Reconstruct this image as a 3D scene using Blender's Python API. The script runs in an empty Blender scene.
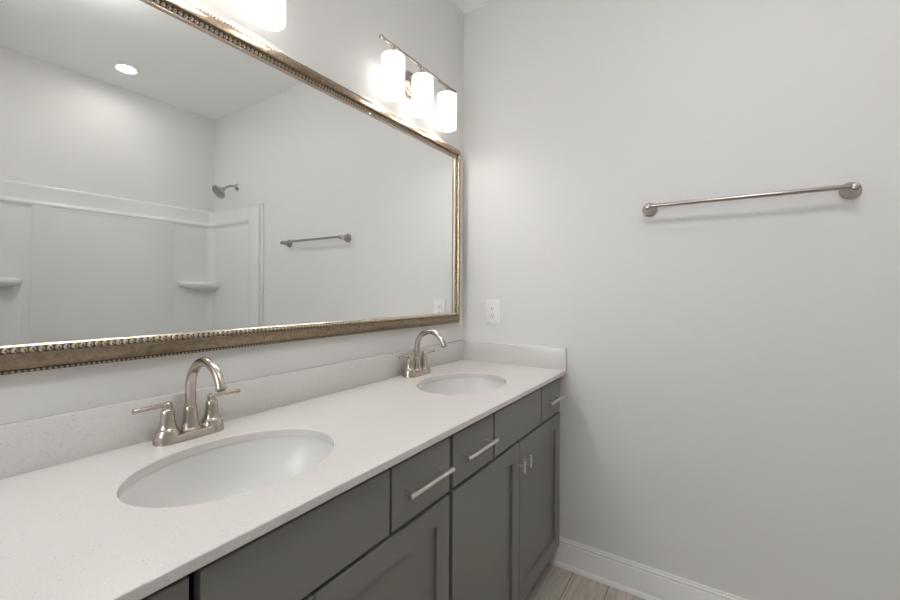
import bpy, bmesh, math
from mathutils import Vector, Matrix
PI = math.pi
scene = bpy.context.scene
C = scene.collection

# ------------------------------------------------------------------ camera
cam_data = bpy.data.cameras.new('camera')
cam = bpy.data.objects.new('camera', cam_data)
C.objects.link(cam)
scene.camera = cam
cam_data.sensor_width = 36.0
cam_data.lens = 413.02 / 900 * 36
cam_data.shift_y = -8.8 / 900
cam_data.clip_start = 0.02
yaw, roll = 0.5787, -0.0052
fw = Vector((math.cos(yaw), math.sin(yaw), 0))
rt = Vector((math.sin(yaw), -math.cos(yaw), 0))
up = Vector((0, 0, 1))
r2 = rt * math.cos(roll) - up * math.sin(roll)
u2 = rt * math.sin(roll) + up * math.cos(roll)
M = Matrix((r2, u2, -fw)).transposed().to_4x4()
M.translation = Vector((-1.8843, -1.1513, 1.259))
cam.matrix_world = M

# ------------------------------------------------------------------ world, exposure
world = bpy.data.worlds.new('world')
scene.world = world
world.use_nodes = True
world.node_tree.nodes['Background'].inputs[0].default_value = (0.93, 0.97, 1.0, 1)
world.node_tree.nodes['Background'].inputs[1].default_value = 10.0   # fill daylight through the added, unseen rear window
scene.view_settings.view_transform = 'Standard'
scene.view_settings.look = 'None'
scene.view_settings.gamma = 1
scene.view_settings.use_curve_mapping = False
scene.view_settings.exposure = 0.38
SHADE_E = 1.2
BULB_E = 44.0        # vanity lamp shades
DOWN_E = 66.0        # recessed shower light
DOME_E = 26.0        # added fill dome, unseen above the frame
scene.cycles.max_bounces = 14
scene.cycles.diffuse_bounces = 8
scene.cycles.glossy_bounces = 8

# ------------------------------------------------------------------ room dimensions
H = 2.7385           # ceiling height
W = 2.567           # vanity wall (Y=0) to tub wall (Y=-W)
XL = -3.1            # rear wall behind the camera
ZC = 0.90            # countertop height
TUB_F = -1.807      # front of the tub alcove

# ------------------------------------------------------------------ materials
def mat(name, col, rough=0.5, metal=0.0, **k):
    m = bpy.data.materials.new(name)
    m.use_nodes = True
    b = m.node_tree.nodes['Principled BSDF']
    b.inputs['Base Color'].default_value = (*col, 1)
    b.inputs['Roughness'].default_value = rough
    b.inputs['Metallic'].default_value = metal
    for kk, v in k.items():
        b.inputs[kk.replace('_', ' ')].default_value = v
    return m

def nodes(m):
    nt = m.node_tree
    return nt, nt.nodes['Principled BSDF']

def coords(nt, scale=(1, 1, 1)):
    tc = nt.nodes.new('ShaderNodeTexCoord')
    mp = nt.nodes.new('ShaderNodeMapping')
    mp.inputs['Scale'].default_value = scale
    nt.links.new(tc.outputs['Object'], mp.inputs['Vector'])
    return mp.outputs['Vector']

def ramp(nt, fac, stops):
    r = nt.nodes.new('ShaderNodeValToRGB')
    e = r.color_ramp.elements
    while len(e) < len(stops):
        e.new(0.5)
    for i, (p, c) in enumerate(stops):
        e[i].position = p
        e[i].color = (*c, 1)
    nt.links.new(fac, r.inputs['Fac'])
    return r.outputs['Color']

def noise(nt, vec, scale, detail=3, rough=0.5):
    n = nt.nodes.new('ShaderNodeTexNoise')
    n.inputs['Scale'].default_value = scale
    n.inputs['Detail'].default_value = detail
    n.inputs['Roughness'].default_value = rough
    nt.links.new(vec, n.inputs['Vector'])
    return n.outputs['Fac']

def bump(nt, b, h, strength, dist):
    bp = nt.nodes.new('ShaderNodeBump')
    bp.inputs['Strength'].default_value = strength
    bp.inputs['Distance'].default_value = dist
    nt.links.new(h, bp.inputs['Height'])
    nt.links.new(bp.outputs['Normal'], b.inputs['Normal'])

def paint(name, col, rough, bs=0.08):
    m = mat(name, col, rough)
    nt, b = nodes(m)
    v = coords(nt)
    bump(nt, b, noise(nt, v, 260, 2), bs, 0.0006)
    return m

M_WALL = paint('grey_wall_paint', (0.715, 0.708, 0.697), 0.55, 0.12)
M_CEIL = paint('white_ceiling_paint', (0.92, 0.92, 0.905), 0.8, 0.12)
M_TRIM = mat('white_trim_paint', (0.80, 0.79, 0.77), 0.32)
M_PLATE = mat('white_plastic', (0.80, 0.79, 0.78), 0.35)
M_SLOT = mat('dark_slot', (0.05, 0.045, 0.04), 0.6)
M_FIBER = mat('white_fibreglass', (0.73, 0.73, 0.72), 0.18)
M_SINK = mat('white_porcelain', (0.67, 0.665, 0.65), 0.30)
M_CAB = paint('charcoal_cabinet_paint', (0.195, 0.188, 0.176), 0.36, 0.05)
M_CARC = mat('carcass_gap_shade_black', (0.007, 0.006, 0.006), 0.8, Specular_IOR_Level=0.1)  # near-black colour paints in the shade of gaps between fronts
M_KICK = mat('charcoal_toe_kick', (0.06, 0.06, 0.058), 0.6)
M_MIRROR = mat('mirror_silver', (0.90, 0.91, 0.905), 0.0, 1.0)
M_GLASS = bpy.data.materials.new('added_window_glass')  # pane of the added fill window
M_GLASS.use_nodes = True
_nt = M_GLASS.node_tree
_nt.nodes.clear()
_o = _nt.nodes.new('ShaderNodeOutputMaterial'); _m = _nt.nodes.new('ShaderNodeMixShader')
_t = _nt.nodes.new('ShaderNodeBsdfTransparent'); _g = _nt.nodes.new('ShaderNodeBsdfGlossy')
_g.inputs['Roughness'].default_value = 0.02
_m.inputs[0].default_value = 0.06
_nt.links.new(_t.outputs[0], _m.inputs[1]); _nt.links.new(_g.outputs[0], _m.inputs[2]); _nt.links.new(_m.outputs[0], _o.inputs['Surface'])
M_BACK = mat('mirror_backing', (0.08, 0.07, 0.06), 0.8)
M_RUBBER = mat('dark_rubber_nozzles', (0.04, 0.04, 0.04), 0.5)

def metal(name, col, rough):
    m = mat(name, col, rough, 1.0)
    nt, b = nodes(m)
    v = coords(nt)
    n = noise(nt, v, 900, 2)
    bump(nt, b, n, 0.05, 0.0003)
    return m
M_NICKEL = metal('brushed_nickel', (0.53, 0.48, 0.43), 0.23)
M_PULL = metal('satin_nickel_pulls', (0.74, 0.70, 0.65), 0.30)
M_NICKEL2 = metal('satin_nickel_bar', (0.46, 0.432, 0.40), 0.22)

# champagne silver leaf of the mirror frame, with brownish rubbed mottling
def leaf(name, c1, c2, rough):
    m = mat(name, c1, rough, 0.85)
    nt, b = nodes(m)
    v = coords(nt, (1, 1, 1))
    n = noise(nt, v, 70, 6, 0.7)
    nt.links.new(ramp(nt, n, [(0.35, c1), (0.65, c2)]), b.inputs['Base Color'])
    bump(nt, b, noise(nt, v, 220, 4), 0.25, 0.0008)
    return m
M_FRAME = leaf('champagne_leaf', (0.20, 0.15, 0.10), (0.35, 0.275, 0.195), 0.30)
M_BEAD = leaf('champagne_beads', (0.42, 0.35, 0.27), (0.60, 0.52, 0.43), 0.32)
M_LIP = mat('pale_frame_lip', (0.56, 0.49, 0.41), 0.30, 0.9)
M_GROOVE = mat('dark_antique_glaze', (0.075, 0.052, 0.035), 0.5)

# white quartz with small specks
M_QUARTZ = mat('white_quartz', (0.70, 0.68, 0.66), 0.22)
nt, b = nodes(M_QUARTZ)
v = coords(nt)
vo = nt.nodes.new('ShaderNodeTexVoronoi')
vo.inputs['Scale'].default_value = 210
nt.links.new(v, vo.inputs['Vector'])
sep = nt.nodes.new('ShaderNodeSeparateColor')
nt.links.new(vo.outputs['Color'], sep.inputs['Color'])
rare = nt.nodes.new('ShaderNodeMath'); rare.operation = 'GREATER_THAN'
rare.inputs[1].default_value = 0.86
nt.links.new(sep.outputs['Red'], rare.inputs[0])
small = nt.nodes.new('ShaderNodeMath'); small.operation = 'LESS_THAN'
small.inputs[1].default_value = 0.26
nt.links.new(vo.outputs['Distance'], small.inputs[0])
both = nt.nodes.new('ShaderNodeMath'); both.operation = 'MULTIPLY'
nt.links.new(rare.outputs[0], both.inputs[0]); nt.links.new(small.outputs[0], both.inputs[1])
fine = ramp(nt, noise(nt, v, 420, 3, 0.6), [(0.3, (0.60, 0.582, 0.562)), (0.7, (0.69, 0.672, 0.652))])
speck = ramp(nt, sep.outputs['Green'], [(0.0, (0.47, 0.44, 0.41)), (0.5, (0.55, 0.53, 0.51)), (1.0, (0.78, 0.77, 0.76))])
mx = nt.nodes.new('ShaderNodeMix'); mx.data_type = 'RGBA'
nt.links.new(both.outputs[0], mx.inputs[0]); nt.links.new(fine, mx.inputs[6]); nt.links.new(speck, mx.inputs[7])
nt.links.new(mx.outputs[2], b.inputs['Base Color'])

# grey brown wood-look planks running along X
M_FLOOR = mat('wood_plank_floor', (0.3, 0.27, 0.24), 0.42)
nt, b = nodes(M_FLOOR)
v = coords(nt)
br = nt.nodes.new('ShaderNodeTexBrick')
br.offset = 0.37
br.inputs['Color1'].default_value = (0.42, 0.375, 0.33, 1)
br.inputs['Color2'].default_value = (0.54, 0.495, 0.445, 1)
br.inputs['Mortar'].default_value = (0.22, 0.19, 0.165, 1)
br.inputs['Scale'].default_value = 1
br.inputs['Mortar Size'].default_value = 0.0018
br.inputs['Brick Width'].default_value = 1.22
br.inputs['Row Height'].default_value = 0.152
nt.links.new(v, br.inputs['Vector'])
v2 = coords(nt, (2.2, 26, 1))
g = ramp(nt, noise(nt, v2, 2.4, 8, 0.65), [(0.25, (0.62, 0.60, 0.58)), (0.5, (1, 1, 1)), (0.78, (1.35, 1.33, 1.3))])
mx = nt.nodes.new('ShaderNodeMix'); mx.data_type = 'RGBA'; mx.blend_type = 'MULTIPLY'
mx.inputs[0].default_value = 1
nt.links.new(br.outputs['Color'], mx.inputs[6]); nt.links.new(g, mx.inputs[7])
nt.links.new(mx.outputs[2], b.inputs['Base Color'])

def emit(name, col, s):
    m = bpy.data.materials.new(name)
    m.use_nodes = True
    b = m.node_tree.nodes['Principled BSDF']
    b.inputs['Base Color'].default_value = (0.9, 0.9, 0.9, 1)
    b.inputs['Roughness'].default_value = 0.25
    b.inputs['Emission Color'].default_value = (*col, 1)
    b.inputs['Emission Strength'].default_value = s
    return m
M_SHADE = emit('lit_opal_glass', (1.0, 0.975, 0.945), SHADE_E)
M_BULB = emit('lit_bulb', (1.0, 0.965, 0.92), BULB_E)
M_DOWN = emit('lit_downlight_lens', (1.0, 0.97, 0.93), DOWN_E)
M_DOME = emit('lit_fill_dome_glass', (1.0, 0.98, 0.95), DOME_E)  # glow of the added fill dome

# ------------------------------------------------------------------ mesh helpers
def finish(name, bm, m, parent=None, smooth=None, loc=None, recalc=True):
    if recalc:
        bmesh.ops.recalc_face_normals(bm, faces=bm.faces)
    me = bpy.data.meshes.new(name)
    bm.to_mesh(me)
    bm.free()
    me.materials.append(m)
    if smooth is not None:
        for p in me.polygons:
            p.use_smooth = True
        try:
            me.set_sharp_from_angle(angle=math.radians(smooth))
        except Exception:
            pass
    o = bpy.data.objects.new(name, me)
    C.objects.link(o)
    if parent:
        o.parent = parent
    if loc:
        o.location = loc
    return o

def tag(o, label, cat, group=None):
    o['label'] = label
    o['category'] = cat
    if group:
        o['group'] = group
    return o

def thing(name, loc, label, cat, group=None, rz=0):
    o = bpy.data.objects.new(name, None)
    o.empty_display_size = 0.05
    C.objects.link(o)
    o.location = loc
    o.rotation_euler = (0, 0, rz)
    return tag(o, label, cat, group)

def structure(o):
    o['kind'] = 'structure'
    return o

def dup(root, loc, label=None):
    r = root.copy(); C.objects.link(r); r.location = loc
    if label:
        r['label'] = label
    for ch in list(root.children):
        c = ch.copy(); C.objects.link(c); c.parent = r
        for g in list(ch.children):
            d = g.copy(); C.objects.link(d); d.parent = c
    return r

def add_box(bm, x0, x1, y0, y1, z0, z1, bev=0.0, seg=2):
    ret = bmesh.ops.create_cube(bm, size=1)
    vs = ret['verts']
    for v_ in vs:
        v_.co = Vector((x0 if v_.co.x < 0 else x1, y0 if v_.co.y < 0 else y1, z0 if v_.co.z < 0 else z1))
    if bev > 0:
        es = list({e for v_ in vs for e in v_.link_edges})
        bmesh.ops.bevel(bm, geom=es, offset=bev, segments=seg, affect='EDGES', profile=0.5)

def box(name, x0, x1, y0, y1, z0, z1, m, parent=None, bev=0.0, seg=2):
    bm = bmesh.new()
    add_box(bm, min(x0, x1), max(x0, x1), min(y0, y1), max(y0, y1), z0, z1, bev, seg)
    return finish(name, bm, m, parent, 40 if bev else None)

def frame_for(axis):
    a = Vector(axis).normalized()
    t = Vector((0, 0, 1)) if abs(a.z) < 0.9 else Vector((1, 0, 0))
    u = a.cross(t).normalized()
    w = a.cross(u).normalized()
    return a, u, w

def add_lathe(bm, origin, axis, prof, n=40, cap0=True, cap1=True, sx=1.0, sy=1.0):
    """prof: list of (distance along axis, radius)."""
    o = Vector(origin)
    a, u, w = frame_for(axis)
    rings = []
    for h, r in prof:
        rings.append([bm.verts.new(o + a * h + u * (r * sx * math.cos(2 * PI * i / n)) + w * (r * sy * math.sin(2 * PI * i / n)))
                      for i in range(n)])
    for r0, r1 in zip(rings, rings[1:]):
        for i in range(n):
            bm.faces.new((r0[i], r0[(i + 1) % n], r1[(i + 1) % n], r1[i]))
    if cap0:
        bm.faces.new(rings[0])
    if cap1:
        bm.faces.new(rings[-1])

def add_tube(bm, pts, radii, n=20):
    pts = [Vector(p) for p in pts]
    if not isinstance(radii, (list, tuple)):
        radii = [radii] * len(pts)
    rings = []
    prev = None
    for i, p in enumerate(pts):
        d = (pts[min(i + 1, len(pts) - 1)] - pts[max(i - 1, 0)]).normalized()
        if prev is None:
            a, u, w = frame_for(d)
        else:
            u = (prev - d * prev.dot(d)).normalized()
            w = d.cross(u).normalized()
        prev = u
        w = d.cross(u).normalized()
        rings.append([bm.verts.new(p + u * (radii[i] * math.cos(2 * PI * k / n)) + w * (radii[i] * math.sin(2 * PI * k / n)))
                      for k in range(n)])
    for r0, r1 in zip(rings, rings[1:]):
        for k in range(n):
            bm.faces.new((r0[k], r0[(k + 1) % n], r1[(k + 1) % n], r1[k]))
    bm.faces.new(rings[0])
    bm.faces.new(rings[-1])

def add_rod(bm, p0, p1, r, n=20, bev=0.0008):
    """cylinder with eased ends"""
    p0, p1 = Vector(p0), Vector(p1)
    L = (p1 - p0).length
    add_lathe(bm, p0, p1 - p0, [(0, r - bev), (bev, r), (L - bev, r), (L, r - bev)], n)

def add_prism(bm, pts2d, f0, f1):
    """extrude a closed polygon; f0(p), f1(p) give the 3D positions of both ends"""
    a = [bm.verts.new(f0(p)) for p in pts2d]
    c = [bm.verts.new(f1(p)) for p in pts2d]
    n = len(a)
    for i in range(n):
        bm.faces.new((a[i], a[(i + 1) % n], c[(i + 1) % n], c[i]))
    bm.faces.new(a)
    bm.faces.new(c)

# ------------------------------------------------------------------ room shell
T = 0.1
structure(box('floor', XL - T, T, -W - T, T, -0.1, 0, M_FLOOR))
structure(box('wall_left', XL - T, T, 0, T, 0, H, M_WALL))
structure(box('wall_right', 0, T, -W - T, 0, 0, H, M_WALL))
structure(box('wall_front', XL - T, 0, -W - T, -W, 0, H, M_WALL))
WY0, WY1, WZ0, WZ1 = -0.64, -0.09, 1.25, 2.25      # rear wall opening for the added fill window
bm = bmesh.new()
add_box(bm, XL - T, XL, -W, WY0, 0, H)
add_box(bm, XL - T, XL, WY1, 0, 0, H)
add_box(bm, XL - T, XL, WY0, WY1, 0, WZ0)
add_box(bm, XL - T, XL, WY0, WY1, WZ1, H)
structure(finish('wall_rear', bm, M_WALL))
bm = bmesh.new()
for y0, y1, z0, z1 in ((WY0, WY0 + 0.04, WZ0, WZ1), (WY1 - 0.04, WY1, WZ0, WZ1), (WY0 + 0.04, WY1 - 0.04, WZ0, WZ0 + 0.04), (WY0 + 0.04, WY1 - 0.04, WZ1 - 0.04, WZ1),
                       (WY0 + 0.04, WY1 - 0.04, (WZ0 + WZ1) / 2 - 0.02, (WZ0 + WZ1) / 2 + 0.02)):
    add_box(bm, XL - 0.07, XL - 0.03, y0, y1, z0, z1)
win = structure(finish('added_window_1', bm, M_TRIM))  # added unseen window, placed to fill the room and deepen the counter shadow
box('pane', XL - 0.052, XL - 0.048, WY0 + 0.04, WY1 - 0.04, WZ0 + 0.04, WZ1 - 0.04, M_GLASS, win)
bm = bmesh.new()
for y0, y1, z0, z1 in ((WY0 - 0.06, WY0, WZ0 - 0.07, WZ1 + 0.07), (WY1, WY1 + 0.06, WZ0 - 0.07, WZ1 + 0.07), (WY0, WY1, WZ0 - 0.07, WZ0), (WY0, WY1, WZ1, WZ1 + 0.07)):
    add_box(bm, XL, XL + 0.015, y0, y1, z0, z1)
finish('casing', bm, M_TRIM, win)
structure(box('wall_alcove', -1.63, -1.53, -W, TUB_F + 0.03, 0, H, M_WALL))
# ceiling with a round hole for the recessed light
DL = (-0.756, -2.225)
bm = bmesh.new()
def sheet_with_hole(bm, x0, x1, y0, y1, cx, cy, a, bb, z, n=64):
    """flat rectangle with an elliptical hole: radial quads"""
    ang = [2 * PI * i / n for i in range(n)]
    for px, py in ((x0, y0), (x1, y0), (x1, y1), (x0, y1)):
        ang.append(math.atan2(py - cy, px - cx) % (2 * PI))
    ang = sorted(set(round(t, 9) for t in ang))
    inner, outer = [], []
    for t in ang:
        c_, s_ = math.cos(t), math.sin(t)
        k = 1 / math.sqrt((c_ / a) ** 2 + (s_ / bb) ** 2)
        inner.append(bm.verts.new((cx + k * c_, cy + k * s_, z)))
        ks = []
        if c_ > 1e-9: ks.append((x1 - cx) / c_)
        if c_ < -1e-9: ks.append((x0 - cx) / c_)
        if s_ > 1e-9: ks.append((y1 - cy) / s_)
        if s_ < -1e-9: ks.append((y0 - cy) / s_)
        k = min(ks)
        outer.append(bm.verts.new((cx + k * c_, cy + k * s_, z)))
    m_ = len(ang)
    for i in range(m_):
        j = (i + 1) % m_
        bm.faces.new((inner[i], inner[j], outer[j], outer[i]))
    return inner, outer
i0, o0 = sheet_with_hole(bm, XL - T, T, -W - T, T, DL[0], DL[1], 0.052, 0.052, H)
i1, o1 = sheet_with_hole(bm, XL - T, T, -W - T, T, DL[0], DL[1], 0.052, 0.052, H + 0.1)
for ra, rb in ((i0, i1), (o0, o1)):
    for i in range(len(ra)):
        j = (i + 1) % len(ra)
        bm.faces.new((ra[i], ra[j], rb[j], rb[i]))
structure(finish('ceiling', bm, M_CEIL))

# baseboards with a stepped cap and shoe moulding
BB = [(0, 0), (0.028, 0), (0.0272, 0.006), (0.0245, 0.0115), (0.020, 0.0155), (0.014, 0.017),
      (0.0135, 0.018), (0.0135, 0.098), (0.0120, 0.101), (0.0088, 0.1025), (0.0088, 0.106), (0.0102, 0.109),
      (0.0098, 0.113), (0.0070, 0.1155), (0.0062, 0.117), (0.0062, 0.122), (0.0045, 0.1245), (0, 0.1245)]
def baseboard(name, p0, p1, nrm):
    bm = bmesh.new()
    p0, p1, nrm = Vector(p0), Vector(p1), Vector(nrm)
    add_prism(bm, BB, lambda q: p0 + nrm * q[0] + Vector((0, 0, q[1])), lambda q: p1 + nrm * q[0] + Vector((0, 0, q[1])))
    return structure(finish(name, bm, M_TRIM, None, 30))
baseboard('baseboard_right', (0, -0.47, 0), (0, TUB_F + 0.002, 0), (-1, 0, 0))
baseboard('baseboard_left', (XL, 0, 0), (-1.86, 0, 0), (0, -1, 0))
baseboard('baseboard_rear', (XL, -W, 0), (XL, -0.03, 0), (1, 0, 0))
baseboard('baseboard_front', (XL + 0.03, -W, 0), (-1.632, -W, 0), (0, 1, 0))

# ------------------------------------------------------------------ vanity cabinets
DF = -0.545           # face of doors and drawer fronts
DT = 0.019
def slab(name, x0, x1, z0, z1, parent):
    return box(name, x0, x1, DF, DF + DT, z0, z1, M_CAB, parent, 0.0012, 1)

def pull(parent, cx, z, y=DF):
    L, r, pr = 0.089, 0.0058, 0.032
    bm = bmesh.new()
    add_rod(bm, (cx - L, y - pr, z), (cx + L, y - pr, z), r, 24)
    for s in (-1, 1):
        add_rod(bm, (cx + s * 0.064, y - 0.0002, z), (cx + s * 0.064, y - pr + 0.003, z), 0.0042, 16, 0.0003)
    return finish('handle', bm, M_PULL, parent, 40)

def t_knob(parent, cx, z, y=DF):
    bm = bmesh.new()
    add_rod(bm, (cx, y - 0.030, z - 0.023), (cx, y - 0.030, z + 0.023), 0.0058, 24)
    add_rod(bm, (cx, y - 0.0002, z), (cx, y - 0.028, z), 0.0040, 16, 0.0003)
    return finish('handle', bm, M_PULL, parent, 40)

def shaker(x0, x1, z0, z1, parent):
    """five-piece door: recessed centre panel inside a flat frame"""
    s, rec = 0.057, 0.0105
    bm = bmesh.new()
    e = 0.0012
    outline = [(x0, z0), (x1, z0), (x1, z1), (x0, z1)]
    def ring(dx, y):
        return [bm.verts.new((px + (dx if px == x0 else -dx), y, pz + (dx if pz == z0 else -dx))) for px, pz in outline]
    rs = [ring(e, DF + DT), ring(0, DF + DT - e), ring(0, DF + e), ring(e, DF), ring(s, DF), ring(s + 0.0012, DF + 0.0015), ring(s + 0.0012, DF + rec)]
    for a, c in zip(rs, rs[1:]):
        for i in range(4):
            j = (i + 1) % 4
            bm.faces.new((a[i], a[j], c[j], c[i]))
    bm.faces.new(rs[0])
    bm.faces.new(rs[-1])
    # fine joint lines where rails meet stiles
    for xs in (x0 + s, x1 - s):
        for za, zb in ((z0 + e, z0 + s), (z1 - s, z1 - e)):
            add_box(bm, xs - 0.0003, xs + 0.0003, DF - 0.00015, DF + 0.0002, za, zb)
    return finish('door', bm, M_CAB, parent, None)

def cabinet(xr, xl, label):
    """xr/xl: right and left ends of the box"""
    c = thing('vanity_cabinet', ((xr + xl) / 2, -0.27, 0), label, 'cabinet', 'charcoal vanity cabinets')
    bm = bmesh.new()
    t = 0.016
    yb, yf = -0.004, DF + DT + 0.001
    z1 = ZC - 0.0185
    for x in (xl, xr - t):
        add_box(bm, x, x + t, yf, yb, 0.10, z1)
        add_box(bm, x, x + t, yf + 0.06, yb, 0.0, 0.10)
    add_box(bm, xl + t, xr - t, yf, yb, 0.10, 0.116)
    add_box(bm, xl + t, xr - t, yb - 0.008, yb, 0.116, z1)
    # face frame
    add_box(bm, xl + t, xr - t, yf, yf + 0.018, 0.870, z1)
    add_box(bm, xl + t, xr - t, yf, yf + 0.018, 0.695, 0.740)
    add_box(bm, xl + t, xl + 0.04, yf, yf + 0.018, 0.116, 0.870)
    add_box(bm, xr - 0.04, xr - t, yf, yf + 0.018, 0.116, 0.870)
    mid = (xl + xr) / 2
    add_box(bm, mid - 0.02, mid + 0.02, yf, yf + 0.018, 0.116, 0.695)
    return c, bm

def put(parent, *objs):
    for o in objs:
        o.location = o.location - parent.location

def build_cabinet(xl, xr, doors, drawers, panel, label, filler=None):
    c, bm = cabinet(xr, xl, label)
    # stiles between drawer row fronts
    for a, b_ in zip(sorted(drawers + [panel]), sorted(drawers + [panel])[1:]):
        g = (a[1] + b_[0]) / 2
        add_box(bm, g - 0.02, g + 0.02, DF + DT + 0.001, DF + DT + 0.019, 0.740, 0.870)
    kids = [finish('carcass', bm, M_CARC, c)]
    kids.append(box('toe_kick', xl + 0.017, xr - 0.017, DF + DT + 0.062, DF + DT + 0.078, 0, 0.099, M_KICK, c))
    if filler:
        kids.append(box('filler_strip', filler[0], filler[1], DF + DT - 0.004, DF + DT + 0.016, 0.1255, ZC - 0.0185, M_CAB, c))
    for x0, x1 in drawers:
        d = slab('drawer', x0, x1, 0.7215, 0.866, c)
        h = pull(d, (x0 + x1) / 2 - 0.003, 0.799)
        kids.append(d)
    kids.append(slab('false_drawer_front', panel[0], panel[1], 0.7215, 0.866, c))
    for x0, x1, kx in doors:
        d = shaker(x0, x1, 0.105, 0.7115, c)
        t_knob(d, kx, 0.640)
        kids.append(d)
    put(c, *kids)
    return c

build_cabinet(-0.9445, -0.0345, [(-0.486, -0.036, -0.459), (-0.937, -0.489, -0.517)],
              [(-0.267, -0.039), (-0.937, -0.697)], (-0.687, -0.275),
              'charcoal vanity cabinet in the corner against the towel bar wall, under the far sink', (-0.034, -0.003))
build_cabinet(-1.8455, -0.9455, [(-1.392, -0.953, -1.3635), (-1.838, -1.395, -1.4235)],
              [(-1.187, -0.953), (-1.838, -1.605)], (-1.591, -1.194),
              'charcoal vanity cabinet nearer the camera, under the near sink')

# ------------------------------------------------------------------ countertop with two undermount cut-outs
SINKS = [(-1.392, -0.303), (-0.491, -0.303)]
SA, SB = 0.209, 0.160
TH = 0.018
YF = -0.565
CT0, CT1 = -1.86, -0.001
ct = thing('countertop', (-0.93, -0.28, ZC - TH), 'white speckled quartz countertop with two oval sink cut-outs and backsplashes', 'countertop')
bm = bmesh.new()
yb, e = -0.001, 0.0022
holes = []
for z in (ZC, ZC - TH):
    xs = [CT0, -1.65, -1.134, -0.745, -0.229, CT1]
    row = []
    for k, (xa, xb) in enumerate(zip(xs, xs[1:])):
        if k in (1, 3):
            cx, cy = SINKS[0] if k == 1 else SINKS[1]
            grow = 0.002 if z == ZC else 0.0
            inn, _ = sheet_with_hole(bm, xa, xb, YF + e, yb, cx, cy, SA + grow, SB + grow, z, 96)
            row.append(inn)
        else:
            bm.faces.new([bm.verts.new(p) for p in ((xa, YF + e, z), (xb, YF + e, z), (xb, yb, z), (xa, yb, z))])
    holes.append(row)
for k, (cx, cy) in enumerate(SINKS):
    top, bot = holes[0][k], holes[1][k]
    prev = top
    for q in range(1, 5):
        t = q / 4 * PI / 2
        if q < 5:
            ring = []
            for v_ in top:
                d = Vector((v_.co.x - cx, v_.co.y - cy, 0))
                sc = 1 - 0.002 * math.sin(t) / d.length
                ring.append(bm.verts.new((cx + d.x * sc, cy + d.y * sc, ZC - 0.002 * (1 - math.cos(t)))))
            for i in range(len(top)):
                j = (i + 1) % len(top)
                bm.faces.new((prev[i], prev[j], ring[j], ring[i]))
            prev = ring
    for i in range(len(top)):
        j = (i + 1) % len(top)
        bm.faces.new((prev[i], prev[j], bot[j], bot[i]))
edge = [(YF + e, ZC)] + [(YF + e - e * math.sin(a * PI / 8), ZC - e + e * math.cos(a * PI / 8)) for a in range(1, 5)] \
     + [(YF + e - e * math.cos(a * PI / 8), ZC - TH + e - e * math.sin(a * PI / 8)) for a in range(0, 5)]
for (ya, za), (yb2, zb) in zip(edge, edge[1:]):
    bm.faces.new([bm.verts.new(p) for p in ((CT0, ya, za), (CT1, ya, za), (CT1, yb2, zb), (CT0, yb2, zb))])
for x in (CT0, CT1):
    bm.faces.new([bm.verts.new((x, y_, z_)) for y_, z_ in edge + [(yb, ZC - TH), (yb, ZC)]])
bm.faces.new([bm.verts.new(p) for p in ((CT0, yb, ZC), (CT1, yb, ZC), (CT1, yb, ZC - TH), (CT0, yb, ZC - TH))])
bmesh.ops.remove_doubles(bm, verts=bm.verts, dist=1e-6)
bm.normal_update()
for f_ in bm.faces:
    c_, n_ = f_.calc_center_median(), f_.normal
    if abs(n_.z) > 0.9:
        want = 1 if c_.z > ZC - TH / 2 else -1
        ok_ = n_.z * want > 0
    else:
        k_ = 0 if abs(c_.x - SINKS[0][0]) < SA + 0.01 else 1
        d_ = Vector((c_.x - SINKS[k_][0], c_.y - SINKS[k_][1], 0))
        if abs(n_.x) > 0.99 and (c_.x < CT0 + 0.01 or c_.x > CT1 - 0.01): ok_ = n_.x * (c_.x - CT0 - 0.5) > 0
        elif c_.y < YF + 0.01: ok_ = n_.y < 0
        elif c_.y > yb - 0.01: ok_ = n_.y > 0
        else: ok_ = n_.dot(d_) < 0
    if not ok_:
        f_.normal_flip()
o = finish('counter_slab', bm, M_QUARTZ, ct, None, recalc=False)
o2 = box('backsplash', CT0, CT1, -0.0005, -0.0185, ZC - 0.0005, ZC + 0.1, M_QUARTZ, ct, 0.0015, 2)
o3 = box('side_splash', -0.0195, -0.0005, YF + 0.0005, -0.0184, ZC - 0.0005, ZC + 0.1, M_QUARTZ, ct, 0.0015, 2)
put(ct, o, o2, o3)

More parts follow.
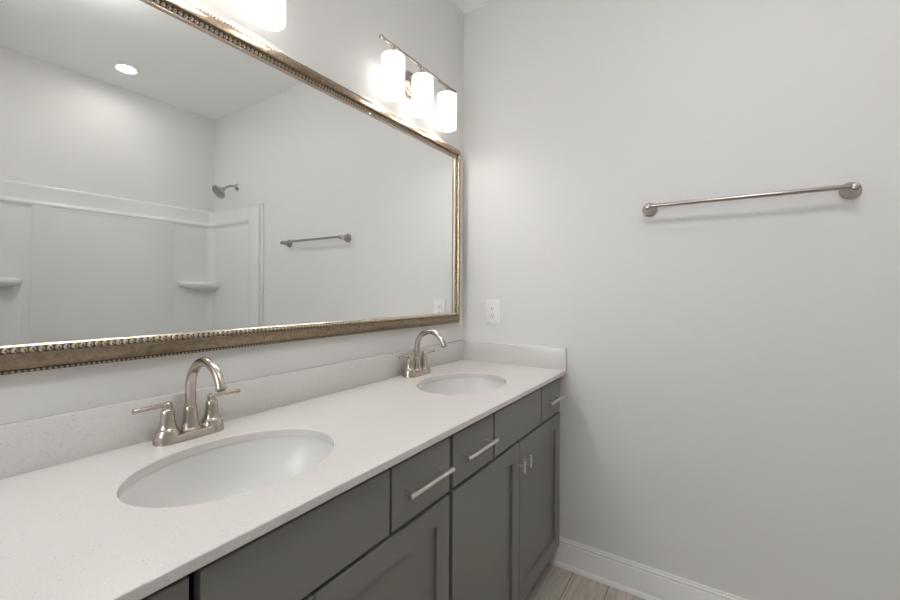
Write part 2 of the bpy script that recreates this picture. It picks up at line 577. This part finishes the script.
# ------------------------------------------------------------------ undermount sinks
def build_sink(cx, cy, label):
    zt = ZC - TH - 0.0006
    s = thing('undermount_sink', (cx, cy, zt - 0.16), label, 'sink', 'undermount sinks')
    bm = bmesh.new()
    n = 96
    depth = 0.148
    def ring(a, b_, z):
        return [bm.verts.new((a * math.cos(2 * PI * i / n), b_ * math.sin(2 * PI * i / n), z - (zt - 0.16))) for i in range(n)]
    rings = [ring(SA + 0.030, SB + 0.030, zt - 0.008), ring(SA + 0.030, SB + 0.030, zt), ring(SA + 0.004, SB + 0.004, zt),
             ring(SA + 0.0015, SB + 0.0015, zt - 0.003)]
    for k in range(1, 21):
        t = k / 20 * PI / 2 * 0.965
        sc = math.cos(t) ** 0.62
        z = zt - 0.003 - (depth - 0.003) * (math.sin(t) ** 1.25) / (math.sin(PI / 2 * 0.965) ** 1.25)
        rings.append(ring((SA + 0.001) * sc, (SB + 0.001) * sc, z))
    rings.append(ring(0.030, 0.030, zt - depth - 0.0015))
    rings.append(ring(0.022, 0.022, zt - depth - 0.003))
    rings.append(ring(0.022, 0.022, zt - depth - 0.012))
    rings.append(ring(0.034, 0.034, zt - depth - 0.012))
    for k in range(19, -1, -1):
        t = k / 20 * PI / 2 * 0.965
        sc = math.cos(t) ** 0.62
        z = zt - 0.012 - (depth) * (math.sin(t) ** 1.25)
        rings.append(ring((SA + 0.009) * sc + 0.004, (SB + 0.009) * sc + 0.004, z))
    for a, c in zip(rings, rings[1:] + rings[:1]):
        for i in range(n):
            j = (i + 1) % n
            bm.faces.new((a[i], a[j], c[j], c[i]))
    finish('basin', bm, M_SINK, s, 50)
    bm = bmesh.new()
    zd = 0.16 - depth - 0.0022
    add_lathe(bm, (0, 0, zd - 0.03), (0, 0, 1), [(0, 0.018), (0.028, 0.018), (0.0305, 0.0205), (0.032, 0.0290), (0.0328, 0.0305), (0.0338, 0.0290), (0.0338, 0.0210), (0.0325, 0.019)], 40)
    d = finish('drain', bm, M_NICKEL, s, 40)
    bm = bmesh.new()
    add_lathe(bm, (0, 0, zd + 0.0030), (0, 0, 1), [(0, 0.008), (0.003, 0.009), (0.0045, 0.0165), (0.0062, 0.0165), (0.0075, 0.013), (0.0085, 0.0)], 32, True, False)
    finish('stopper', bm, M_NICKEL, d, 40)
    return s
s0 = build_sink(*SINKS[0], 'oval white undermount sink in the near half of the countertop')
dup(s0, (SINKS[1][0], SINKS[1][1], s0.location.z), 'oval white undermount sink in the far half of the countertop, by the corner')

# ------------------------------------------------------------------ faucets (centerset, gooseneck, two levers)
def build_faucet(x, y, label):
    f = thing('faucet', (x, y, ZC + 0.0002), label, 'faucet', 'centerset faucets')
    bm = bmesh.new()
    def stad(hx, r, z, n=20):
        pts = []
        for i in range(n + 1):
            t = -PI / 2 + PI * i / n
            pts.append((hx + r * math.cos(t), r * math.sin(t)))
        for i in range(n + 1):
            t = PI / 2 + PI * i / n
            pts.append((-hx + r * math.cos(t), r * math.sin(t)))
        return [bm.verts.new((px, py, z)) for px, py in pts]
    lv = [(0.050, 0.0290, 0.0), (0.050, 0.0292, 0.0025), (0.050, 0.0280, 0.005), (0.050, 0.0262, 0.0150), (0.050, 0.0250, 0.0168),
          (0.050, 0.0235, 0.0178), (0.050, 0.0225, 0.0180)]
    rs = [stad(*q) for q in lv]
    for a, c in zip(rs, rs[1:]):
        for i in range(len(a)):
            j = (i + 1) % len(a)
            bm.faces.new((a[i], a[j], c[j], c[i]))
    bm.faces.new(rs[0]); bm.faces.new(rs[-1])
    finish('base_plate', bm, M_NICKEL, f, 40)
    for s in (-1, 1):
        bm = bmesh.new()
        add_lathe(bm, (s * 0.0505, 0, 0.0040), (0, 0, 1), [(0, 0.0288), (0.012, 0.0268), (0.0185, 0.0257), (0.0200, 0.0250), (0.0205, 0.0238), (0.0215, 0.0236), (0.0240, 0.0225)], 40)
        finish('handle_flange', bm, M_NICKEL, f, 40)
    # spout
    bm = bmesh.new()
    add_lathe(bm, (0, 0, 0.0170), (0, 0, 1), [(0, 0.0234), (0.0040, 0.0240), (0.0060, 0.0232), (0.0070, 0.0216), (0.010, 0.0208), (0.018, 0.0186), (0.029, 0.0165),
                                             (0.044, 0.0150), (0.056, 0.0144), (0.0575, 0.0136), (0.0585, 0.0141), (0.060, 0.0128)], 40)
    finish('spout_base', bm, M_NICKEL, f, 45)
    bm = bmesh.new()
    R, zc = 0.0705, 0.1180
    pts = [(0, 0, 0.076), (0, 0, 0.098)]
    rad = [0.0122, 0.0121]
    N = 30
    for i in range(N + 1):
        t = PI * 0.90 * i / N
        pts.append((0, -R + R * math.cos(t), zc + R * math.sin(t)))
        rad.append(0.0120 - 0.0020 * i / N)
    end = Vector(pts[-1]); dr = (end - Vector(pts[-2])).normalized()
    for dd, rr in ((0.0015, 0.0100), (0.002, 0.0116), (0.008, 0.0118), (0.0095, 0.0112)):
        pts.append(tuple(end + dr * dd)); rad.append(rr)
    add_tube(bm, pts, rad, 28)
    sp = finish('spout', bm, M_NICKEL, f, 50)
    bm = bmesh.new()
    add_lathe(bm, end + dr * 0.009, dr, [(0, 0.0085), (0.0015, 0.0085), (0.002, 0.0075)], 24)
    finish('aerator', bm, M_RUBBER, sp, 40)
    # handles
    for s in (-1, 1):
        bm = bmesh.new()
        add_lathe(bm, (s * 0.0505, 0, 0.0270), (0, 0, 1), [(0, 0.0228), (0.003, 0.0232), (0.0045, 0.0226), (0.0055, 0.0205), (0.010, 0.0186), (0.018, 0.0166), (0.028, 0.0152),
                  (0.040, 0.0143), (0.0475, 0.0139), (0.049, 0.0128), (0.050, 0.0128), (0.0515, 0.0106), (0.057, 0.0102)], 36)
        hb = finish('handle_base', bm, M_NICKEL, f, 45)
        bm = bmesh.new()
        add_lathe(bm, (s * 0.0505, 0, 0.0835), (0, 0, 1), [(0, 0.0092), (0.0015, 0.0102), (0.0075, 0.0102), (0.0100, 0.0090), (0.0115, 0.0055)], 28)
        add_tube(bm, [(s * 0.0505, 0, 0.089), (s * 0.066, -0.0015, 0.0890), (s * 0.085, -0.003, 0.0888), (s * 0.1145, -0.004, 0.0885), (s * 0.115, -0.004, 0.0885), (s * 0.120, -0.004, 0.0885), (s * 0.121, -0.004, 0.0885)],
                 [0.0058, 0.0052, 0.0050, 0.0050, 0.0062, 0.0062, 0.0054], 20)
        finish('lever', bm, M_NICKEL, f, 45)
    return f
f0 = build_faucet(-1.383, -0.0645, 'brushed nickel gooseneck faucet with two levers behind the near sink')
dup(f0, (-0.477, -0.0645, ZC + 0.0002), 'brushed nickel gooseneck faucet with two levers behind the far sink, by the corner')

# ------------------------------------------------------------------ framed mirror
MX0, MX1, MZ0, MZ1 = -1.795, -0.064, 1.0955, 1.990
mir = thing('framed_mirror', ((MX0 + MX1) / 2, -0.001, MZ0), 'large wall mirror in a beaded champagne frame above the vanity', 'mirror')
G = 0.010
def around(bm, prof, closed=False):
    """prof: list of (inset from outer edge, distance from wall), mitred round the rectangle"""
    rings = []
    for w_, h_ in prof:
        rings.append([bm.verts.new((x, -h_ - (G if h_ > 0.0015 else 0), z)) for x, z in ((MX0 + w_, MZ0 + w_), (MX1 - w_, MZ0 + w_), (MX1 - w_, MZ1 - w_), (MX0 + w_, MZ1 - w_))])
    pairs = list(zip(rings, rings[1:])) + ([(rings[-1], rings[0])] if closed else [])
    for a, c in pairs:
        for i in range(4):
            j = (i + 1) % 4
            bm.faces.new((a[i], a[j], c[j], c[i]))
prof = [(0.002, 0.001), (0.002, 0.010), (0.0075, 0.011), (0.0095, 0.0135), (0.0095, 0.0165), (0.011, 0.0185)]
for i in range(1, 13):
    t = i / 12
    prof.append((0.011 + 0.027 * t, 0.0185 + 0.0115 * math.sin(t * PI * 0.62) / 1.0))
prof += [(0.0395, 0.0240), (0.0400, 0.0180), (0.0505, 0.0140), (0.0508, 0.0150), (0.0535, 0.0140), (0.0545, 0.0120),
         (0.0545, 0.008), (0.0545, 0.001)]
bm = bmesh.new()
around(bm, prof, True)
fr = finish('frame', bm, M_FRAME, mir, 40)
# narrow dark glazed grooves, real recess fillets beside the two ornaments
bm = bmesh.new()
around(bm, [(0.0015, 0.0102), (0.0015, 0.0116), (0.0078, 0.0118), (0.0092, 0.0134), (0.0092, 0.0120), (0.0078, 0.0105)], True)
around(bm, [(0.0402, 0.0175), (0.0402, 0.0195), (0.0412, 0.0185), (0.0496, 0.0150), (0.0505, 0.0152), (0.0505, 0.0135)], True)
gr = finish('glazed_groove', bm, M_GROOVE, fr, None)
# inner pale lip
bm = bmesh.new()
around(bm, [(0.0515, 0.0140), (0.0517, 0.0158), (0.0530, 0.0160), (0.0550, 0.0142), (0.0562, 0.0110), (0.0562, 0.0070), (0.0548, 0.0070), (0.0548, 0.0135)], True)
lip = finish('inner_lip', bm, M_LIP, mir, 50)

def ellipsoid(bm, c, ax, rings=3, seg=6):
    """ax: three half-axis vectors (u, v, n); n points up from the frame"""
    u, v_, n_ = ax
    c = Vector(c)
    top = bm.verts.new(c + n_); 
    rs = []
    for k in range(1, rings + 1):
        t = PI * 0.5 * k / rings * 1.15
        rs.append([bm.verts.new(c + n_ * math.cos(t) + (u * math.cos(2 * PI * i / seg) + v_ * math.sin(2 * PI * i / seg)) * math.sin(t)) for i in range(seg)])
    for i in range(seg):
        bm.faces.new((top, rs[0][i], rs[0][(i + 1) % seg]))
    for a, c2 in zip(rs, rs[1:]):
        for i in range(seg):
            j = (i + 1) % seg
            bm.faces.new((a[i], a[j], c2[j], c2[i]))

def sides(w_):
    return [((MX0 + w_, MZ0 + w_), (1, 0), (0, 1), MX1 - MX0 - 2 * w_), ((MX1 - w_, MZ0 + w_), (0, 1), (-1, 0), MZ1 - MZ0 - 2 * w_),
            ((MX1 - w_, MZ1 - w_), (-1, 0), (0, -1), MX1 - MX0 - 2 * w_), ((MX0 + w_, MZ1 - w_), (0, -1), (1, 0), MZ1 - MZ0 - 2 * w_)]
bm = bmesh.new()
for (x, z), d, inn, L in sides(0.0045):
    k = round(L / 0.0088)
    for i in range(k):
        s = (i + 0.5) * L / k
        ellipsoid(bm, (x + d[0] * s, -0.0120 - G, z + d[1] * s),
                  (Vector((d[0], 0, d[1])) * 0.0032, Vector((inn[0], 0, inn[1])) * 0.0030, Vector((0, -0.0030, 0))), 3, 8)
bmesh.ops.recalc_face_normals(bm, faces=bm.faces)
finish('beaded_edge', bm, M_BEAD, mir, 180)
bm = bmesh.new()
for (x, z), d, inn, L in sides(0.0455):
    k = round(L / 0.0125)
    D_, I_ = Vector((d[0], 0, d[1])), Vector((inn[0], 0, inn[1]))
    for i in range(k):
        s = (i + 0.5) * L / k
        c = Vector((x + d[0] * s, -0.0166 - G, z + d[1] * s))
        # leaf: two slanted lobes meeting at a small dart
        for sg in (-1, 1):
            u = (D_ * 0.62 + I_ * 0.78 * sg).normalized()
            v_ = (D_ * -0.78 * sg + I_ * 0.62).normalized() * sg
            ellipsoid(bm, c + I_ * 0.0024 * sg, (u * 0.0056, v_ * 0.0029, Vector((0, -0.0046, 0))), 3, 8)
        ellipsoid(bm, c + D_ * 0.0050, (D_ * 0.0015, I_ * 0.0048, Vector((0, -0.0038, 0))), 2, 6)
finish('leaf_ornament', bm, M_BEAD, mir, 180)
gl = box('glass', MX0 + 0.050, MX1 - 0.050, -0.0185, -0.0140, MZ0 + 0.050, MZ1 - 0.050, M_MIRROR, mir)
bk = box('backing_board', MX0 + 0.012, MX1 - 0.012, -0.0138, -0.0060, MZ0 + 0.012, MZ1 - 0.012, M_BACK, mir)
put(mir, *mir.children)

# ------------------------------------------------------------------ vanity lights
LZ = 2.218
def build_light(x, label):
    L = thing('vanity_light', (x, 0, LZ), label, 'light fixture', 'three-lamp vanity lights')
    YB = -0.078
    bm = bmesh.new()   # wall plate: rounded rectangle, upright on the wall
    n = 10
    def rr(hx, hz, r, y):
        pts = []
        for cx, cz, a0 in ((hx - r, hz - r, 0), (-hx + r, hz - r, 90), (-hx + r, -hz + r, 180), (hx - r, -hz + r, 270)):
            for i in range(n + 1):
                t = math.radians(a0 + 90 * i / n)
                pts.append(bm.verts.new((cx + r * math.cos(t), y, cz + r * math.sin(t) - 0.055)))
        return pts
    rs = [rr(0.057, 0.057, 0.0565, -0.001), rr(0.057, 0.057, 0.0565, -0.010), rr(0.053, 0.053, 0.0525, -0.016), rr(0.044, 0.044, 0.0435, -0.018), rr(0.042, 0.042, 0.0415, -0.022)]
    for a, c in zip(rs, rs[1:]):
        for i in range(len(a)):
            j = (i + 1) % len(a)
            bm.faces.new((a[i], a[j], c[j], c[i]))
    bm.faces.new(rs[0]); bm.faces.new(rs[-1])
    finish('wall_plate', bm, M_NICKEL, L, 40)
    bm = bmesh.new()
    add_tube(bm, [(0, -0.020, -0.055), (0, -0.034, -0.055), (0, -0.042, -0.050), (0, -0.056, -0.025), (0, -0.066, -0.008), (0, YB + 0.004, 0)], 0.0062, 16)
    add_lathe(bm, (0, -0.020, -0.055), (0, -1, 0), [(0, 0.014), (0.005, 0.013), (0.009, 0.0085)], 24)
    finish('arm', bm, M_NICKEL, L, 45)
    bm = bmesh.new()
    add_rod(bm, (-0.263, YB, 0), (0.263, YB, 0), 0.0064, 20)
    for s in (-1, 1):
        add_lathe(bm, (s * 0.254, YB, 0), (s, 0, 0), [(0, 0.0065), (0.001, 0.0085), (0.008, 0.0085), (0.010, 0.006)], 20)
    finish('crossbar', bm, M_NICKEL, L, 45)
    for k in (-1, 0, 1):
        cx = 0.190 * k
        bm = bmesh.new()
        add_lathe(bm, (cx, YB, 0.004), (0, 0, -1), [(0, 0.006), (0.001, 0.0078), (0.010, 0.0078), (0.012, 0.0058), (0.032, 0.0058), (0.034, 0.019), (0.040, 0.022), (0.0445, 0.022)], 28)
        finish('shade_holder', bm, M_NICKEL, L, 45)
        bm = bmesh.new()
        R_, zt, zb = 0.0460, -0.041, -0.1975
        prof = [(0, 0.016), (0, R_ - 0.005), (0.0015, R_ - 0.0015), (0.005, R_), (zt - zb - 0.003, R_), (zt - zb, R_ - 0.002), (zt - zb - 0.002, R_ - 0.0045),
                (0.012, R_ - 0.0045), (0.006, R_ - 0.011), (0.004, 0.016)]
        add_lathe(bm, (cx, YB, zt), (0, 0, -1), prof, 48, False, False)
        sh = finish('lamp_shade', bm, M_SHADE, L, 45)
        bm = bmesh.new()
        add_lathe(bm, (cx, YB, zt - 0.001), (0, 0, -1), [(0, 0.0145), (0.070, 0.0145), (0.080, 0.013), (0.094, 0.018), (0.108, 0.026), (0.123, 0.029), (0.137, 0.026), (0.148, 0.016), (0.153, 0.004)], 28)
        finish('bulb', bm, M_BULB, sh, 60)
    return L
l0 = build_light(-0.466, 'three-shade nickel vanity light above the far end of the mirror, near the corner')
l1 = dup(l0, (-1.379, 0, LZ), 'vanity light above the near end of the mirror, one lit shade at the top edge')

# ------------------------------------------------------------------ towel bar on the right wall
tb = thing('towel_bar', (0, -1.211, 1.6), 'long satin nickel towel bar mounted on the right wall', 'towel bar')
bm = bmesh.new()
add_rod(bm, (-0.060, -0.300, 0.004), (-0.060, 0.300, 0.004), 0.0080, 24)
finish('bar', bm, M_NICKEL2, tb, 40)
for s in (-1, 1):
    bm = bmesh.new()
    add_lathe(bm, (-0.0004, s * 0.303, 0), (-1, 0, 0), [(0, 0.0270), (0.0015, 0.0285), (0.006, 0.0285), (0.0085, 0.0265), (0.0095, 0.0255), (0.012, 0.0250), (0.020, 0.0215),
              (0.030, 0.0165), (0.040, 0.0132), (0.046, 0.0125), (0.048, 0.0138), (0.051, 0.0138), (0.053, 0.0125), (0.066, 0.0130), (0.071, 0.0122), (0.0735, 0.009), (0.0745, 0.004)], 40, True, True, 1.0, 1.0)
    finish('post', bm, M_NICKEL2, tb, 45)

# ------------------------------------------------------------------ wall outlet
ot = thing('wall_outlet', (0, -0.184, 1.1545), 'white wall outlet on the right wall above the side splash', 'outlet')
box('cover_plate', -0.0055, -0.0003, -0.0385, 0.0385, -0.0625, 0.0625, M_PLATE, ot, 0.0022, 3)
bm = bmesh.new()
add_box(bm, -0.0085, -0.0050, -0.0168, 0.0168, -0.0335, 0.0335, 0.0012, 2)
rc = finish('receptacle', bm, M_PLATE, ot, 40)
for zc in (-0.0185, 0.0185):
    box('socket_slot', -0.0089, -0.0080, 0.0045, 0.0065, zc - 0.001, zc + 0.0075, M_SLOT, rc)
    box('socket_slot', -0.0089, -0.0080, -0.0065, -0.0045, zc - 0.001, zc + 0.0065, M_SLOT, rc)
    bm = bmesh.new()
    add_lathe(bm, (-0.0080, 0, zc - 0.0065), (-1, 0, 0), [(0, 0.0026), (0.0009, 0.0026)], 16)
    finish('ground_hole', bm, M_SLOT, rc)
for zc in (-0.004, 0.004):
    box('button', -0.0098, -0.0080, -0.0065, 0.0065, zc - 0.0026, zc + 0.0026, M_PLATE, rc, 0.0006, 1)
for zc in (-0.0483, 0.0483):
    bm = bmesh.new()
    add_lathe(bm, (-0.0050, 0, zc), (-1, 0, 0), [(0, 0.0033), (0.0008, 0.0033), (0.0015, 0.002)], 20)
    finish('screw', bm, M_PLATE, ot, 40)

# ------------------------------------------------------------------ tub surround (seen in the mirror)
AX0, AX1 = -1.53, 0.0
YB_ = -W
ZT = 1.930           # top of surround
ZL = 1.808           # ledge
ZR = 0.46            # tub rim
sr = thing('shower_surround', (AX0 / 2, YB_ + 0.02, ZR), 'glossy white moulded shower surround with corner shelves lining the tub alcove', 'shower surround')
# profile along the height: (height, thickness from the wall)
def wall_profile(t0):
    return [(ZT, 0.001), (ZT, 0.010), (ZT - 0.004, 0.016), (ZT - 0.014, 0.018), (ZT - 0.020, 0.018), (ZL + 0.026, 0.018), (ZL + 0.018, 0.020), (ZL + 0.010, 0.024), (ZL + 0.004, 0.032),
            (ZL - 0.002, 0.035), (ZL - 0.010, 0.034), (ZL - 0.015, 0.030), (ZL - 0.022, t0 + 0.003), (ZL - 0.034, t0), (ZL - 0.040, t0), (ZL - 0.06, t0), (1.2, t0), (ZR + 0.02, t0), (ZR + 0.0, t0)]
# plan path of the inside face: right end wall -> rounded corner -> back wall -> rounded corner -> left end wall
def plan(th, rc):
    """list of (x,y) of the liner face at thickness th with corner radius rc"""
    pts = []
    yF = TUB_F - 0.19
    xr, xl, yb = AX1 - th, AX0 + th, YB_ + th
    pts.append((xr, yF))
    pts.append((xr, yb + rc + 0.10))
    for i in range(11):
        t = PI / 2 * i / 10
        pts.append((xr - rc + rc * math.cos(t), yb + rc - rc * math.sin(t)))
    return pts, (xr, xl, yb)
bm = bmesh.new()
rings = []
for z, th in wall_profile(0.024):
    rc = 0.055
    p, (xr, xl, yb) = plan(th, rc)
    # back wall with shallow raised centre panel between the two vertical seams
    d = 0.0 if z > ZL - 0.02 else 0.006
    row = [(x, y) for x, y in p]
    row += [(-0.325, yb), (-0.331, yb + d * 0.2), (-0.339, yb + d), (-1.136, yb + d), (-1.144, yb + d * 0.2), (-1.150, yb)]
    for i in range(11):
        t = PI / 2 * i / 10
        row.append((xl + rc - rc * math.sin(t), yb + rc - rc * math.cos(t)))
    row += [(xl, yb + rc + 0.10), (xl, TUB_F - 0.19)]
    rings.append([bm.verts.new((x, y, z)) for x, y in row])
for a, c in zip(rings, rings[1:]):
    for i in range(len(a) - 1):
        bm.faces.new((a[i], a[i + 1], c[i + 1], c[i]))
# front flanges: flat pilaster then thin nailing flange, both sides
for sx, xw in ((-1, AX1), (1, AX0)):
    for y0, y1, th in ((TUB_F - 0.196, TUB_F - 0.060, 0.0265), (TUB_F - 0.062, TUB_F - 0.030, 0.011)):
        xa, xb = xw + sx * 0.001, xw + sx * th
        add_box(bm, min(xa, xb), max(xa, xb), y0, y1, ZR, ZT, 0.004, 3)
so = finish('liner', bm, M_FIBER, sr, 45)
so.location = Vector((0, 0, 0)) - sr.location
# corner shelves
def corner_shelf(xc, sg, wd):
    bm = bmesh.new()
    n = 28
    y0 = YB_ + 0.014
    prof = [(1.328, 0.90), (1.330, 0.95), (1.326, 0.99), (1.316, 1.01), (1.300, 1.01), (1.288, 0.99), (1.280, 0.95), (1.274, 0.88), (1.268, 0.76), (1.260, 0.64), (1.248, 0.50)]
    rr_ = []
    for z, s in prof:
        row = [bm.verts.new((xc, y0 - 0.012, z))]
        for i in range(n + 1):
            t = PI / 2 * i / n
            ex = 3.2
            cx = abs(math.cos(t)) ** (2 / ex); cy = abs(math.sin(t)) ** (2 / ex)
            row.append(bm.verts.new((xc + sg * wd * s * cx, y0 + 0.125 * s * cy, z)))
        rr_.append(row)
    for a, c in zip(rr_, rr_[1:]):
        for i in range(len(a)):
            j = (i + 1) % len(a)
            bm.faces.new((a[i], a[j], c[j], c[i]))
    bm.faces.new(rr_[0]); bm.faces.new(rr_[-1])
    o = finish('corner_shelf', bm, M_FIBER, sr, 60)
    o.location = Vector((0, 0, 0)) - sr.location
corner_shelf(AX1 - 0.012, -1, 0.285)
corner_shelf(AX0 + 0.012, 1, 0.325)

# bathtub below the surround
tub = thing('bathtub', (AX0 / 2, (TUB_F + YB_) / 2, 0), 'white alcove bathtub below the shower surround', 'bathtub')
bm = bmesh.new()
tx0, tx1, ty0, ty1 = AX0 + 0.003, AX1 - 0.003, YB_ + 0.003, TUB_F
cx, cy = (tx0 + tx1) / 2, (ty0 + ty1) / 2
def trect(hx, hy, r, z, n=8):
    pts = []
    for qx, qy, a0 in ((hx - r, hy - r, 0), (-hx + r, hy - r, 90), (-hx + r, -hy + r, 180), (hx - r, -hy + r, 270)):
        for i in range(n + 1):
            t = math.radians(a0 + 90 * i / n)
            pts.append(bm.verts.new((qx + r * math.cos(t), qy + r * math.sin(t), z)))
    return pts
hx, hy = (tx1 - tx0) / 2, (ty1 - ty0) / 2
rr_ = [trect(hx, hy, 0.004, 0.0), trect(hx, hy, 0.004, ZR - 0.012), trect(hx - 0.004, hy - 0.004, 0.006, ZR - 0.001), trect(hx - 0.06, hy - 0.06, 0.10, ZR - 0.002),
       trect(hx - 0.075, hy - 0.075, 0.13, ZR - 0.02), trect(hx - 0.11, hy - 0.10, 0.15, 0.25), trect(hx - 0.15, hy - 0.13, 0.16, 0.12), trect(hx - 0.21, hy - 0.18, 0.15, 0.09)]
for a, c in zip(rr_, rr_[1:]):
    for i in range(len(a)):
        j = (i + 1) % len(a)
        bm.faces.new((a[i], a[j], c[j], c[i]))
bm.faces.new(rr_[0]); bm.faces.new(rr_[-1])
finish('tub_body', bm, M_FIBER, tub, 45)

# ------------------------------------------------------------------ shower head
sh = thing('shower_fixture', (0, -2.214, 2.105), 'brushed nickel shower head on the end wall above the surround, seen in the mirror', 'shower head')
bm = bmesh.new()
add_lathe(bm, (-0.0004, 0, 0), (-1, 0, 0), [(0, 0.0300), (0.002, 0.0305), (0.005, 0.028), (0.012, 0.019), (0.017, 0.0135)], 32)
finish('wall_flange', bm, M_NICKEL2, sh, 45)
bm = bmesh.new()
pts = [(-0.006, 0, 0), (-0.03, 0, 0.001)]
for i in range(1, 9):
    t = math.radians(38) * i / 8
    pts.append((-0.03 - 0.09 * math.sin(t), 0, 0.001 - 0.09 * (1 - math.cos(t))))
e_ = Vector(pts[-1]); dd = Vector((-math.cos(math.radians(38)), 0, -math.sin(math.radians(38))))
pts.append(tuple(e_ + dd * 0.025))
add_tube(bm, pts, 0.0088, 20)
finish('shower_arm', bm, M_NICKEL2, sh, 45)
e_ = e_ + dd * 0.022
bm = bmesh.new()
add_lathe(bm, e_, dd, [(0, 0.010), (0.001, 0.0145), (0.014, 0.0145), (0.016, 0.012), (0.020, 0.0155), (0.028, 0.0155), (0.030, 0.018), (0.036, 0.033), (0.045, 0.049),
                       (0.054, 0.0570), (0.063, 0.0585), (0.067, 0.0565), (0.0675, 0.053), (0.0665, 0.051)], 44)
hd = finish('spray_head', bm, M_NICKEL2, sh, 45)
bm = bmesh.new()
a_, u_, w_ = frame_for(dd)
for rad_, cnt in ((0.010, 6), (0.025, 12), (0.041, 18)):
    for i in range(cnt):
        t = 2 * PI * i / cnt
        add_lathe(bm, e_ + dd * 0.0664 + u_ * rad_ * math.cos(t) + w_ * rad_ * math.sin(t), dd, [(0, 0.0022), (0.0025, 0.0016)], 8)
finish('spray_nozzles', bm, M_RUBBER, hd)

# ------------------------------------------------------------------ recessed shower light
dl = thing('recessed_downlight', (DL[0], DL[1], H), 'round recessed ceiling light above the shower, seen glowing in the mirror', 'ceiling light')
bm = bmesh.new()
prof = [(0.0590, 0.0705), (0.0900, 0.0)]
add_lathe(bm, (0, 0, -0.0002), (0, 0, -1), [(0, 0.0745), (0.002, 0.0745), (0.0040, 0.072), (0.005, 0.066), (0.004, 0.060), (-0.012, 0.0500), (-0.014, 0.0505), (0, 0.0510)], 56, False, False)
finish('trim_ring', bm, M_TRIM, dl, 45)
bm = bmesh.new()
add_lathe(bm, (0, 0, 0.010), (0, 0, -1), [(-0.004, 0.047), (0, 0.0500), (0.003, 0.0490), (0.0055, 0.038), (0.007, 0.0)], 56, True, False)
finish('lens', bm, M_DOWN, dl, 60)

# added dome light, unseen above the frame, brightens the whole room
dm = thing('added_fill_dome', (-1.25, -1.30, H), 'white glass dome added as unseen fill light on the ceiling in the middle of the room', 'ceiling light')
bm = bmesh.new()
add_lathe(bm, (0, 0, -0.0005), (0, 0, -1), [(0, 0.175), (0.002, 0.180), (0.020, 0.180), (0.024, 0.174), (0.024, 0.165)], 56)
finish('rim', bm, M_NICKEL, dm, 45)
bm = bmesh.new()
add_lathe(bm, (0, 0, -0.024), (0, 0, -1), [(0.0, 0.166)] + [(0.075 * math.sin(PI / 2 * i / 10), 0.166 * math.cos(PI / 2 * i / 10) + 0.002) for i in range(1, 10)] + [(0.0755, 0.003)], 56)
finish('fill_dome_glass', bm, M_DOME, dm, 60)
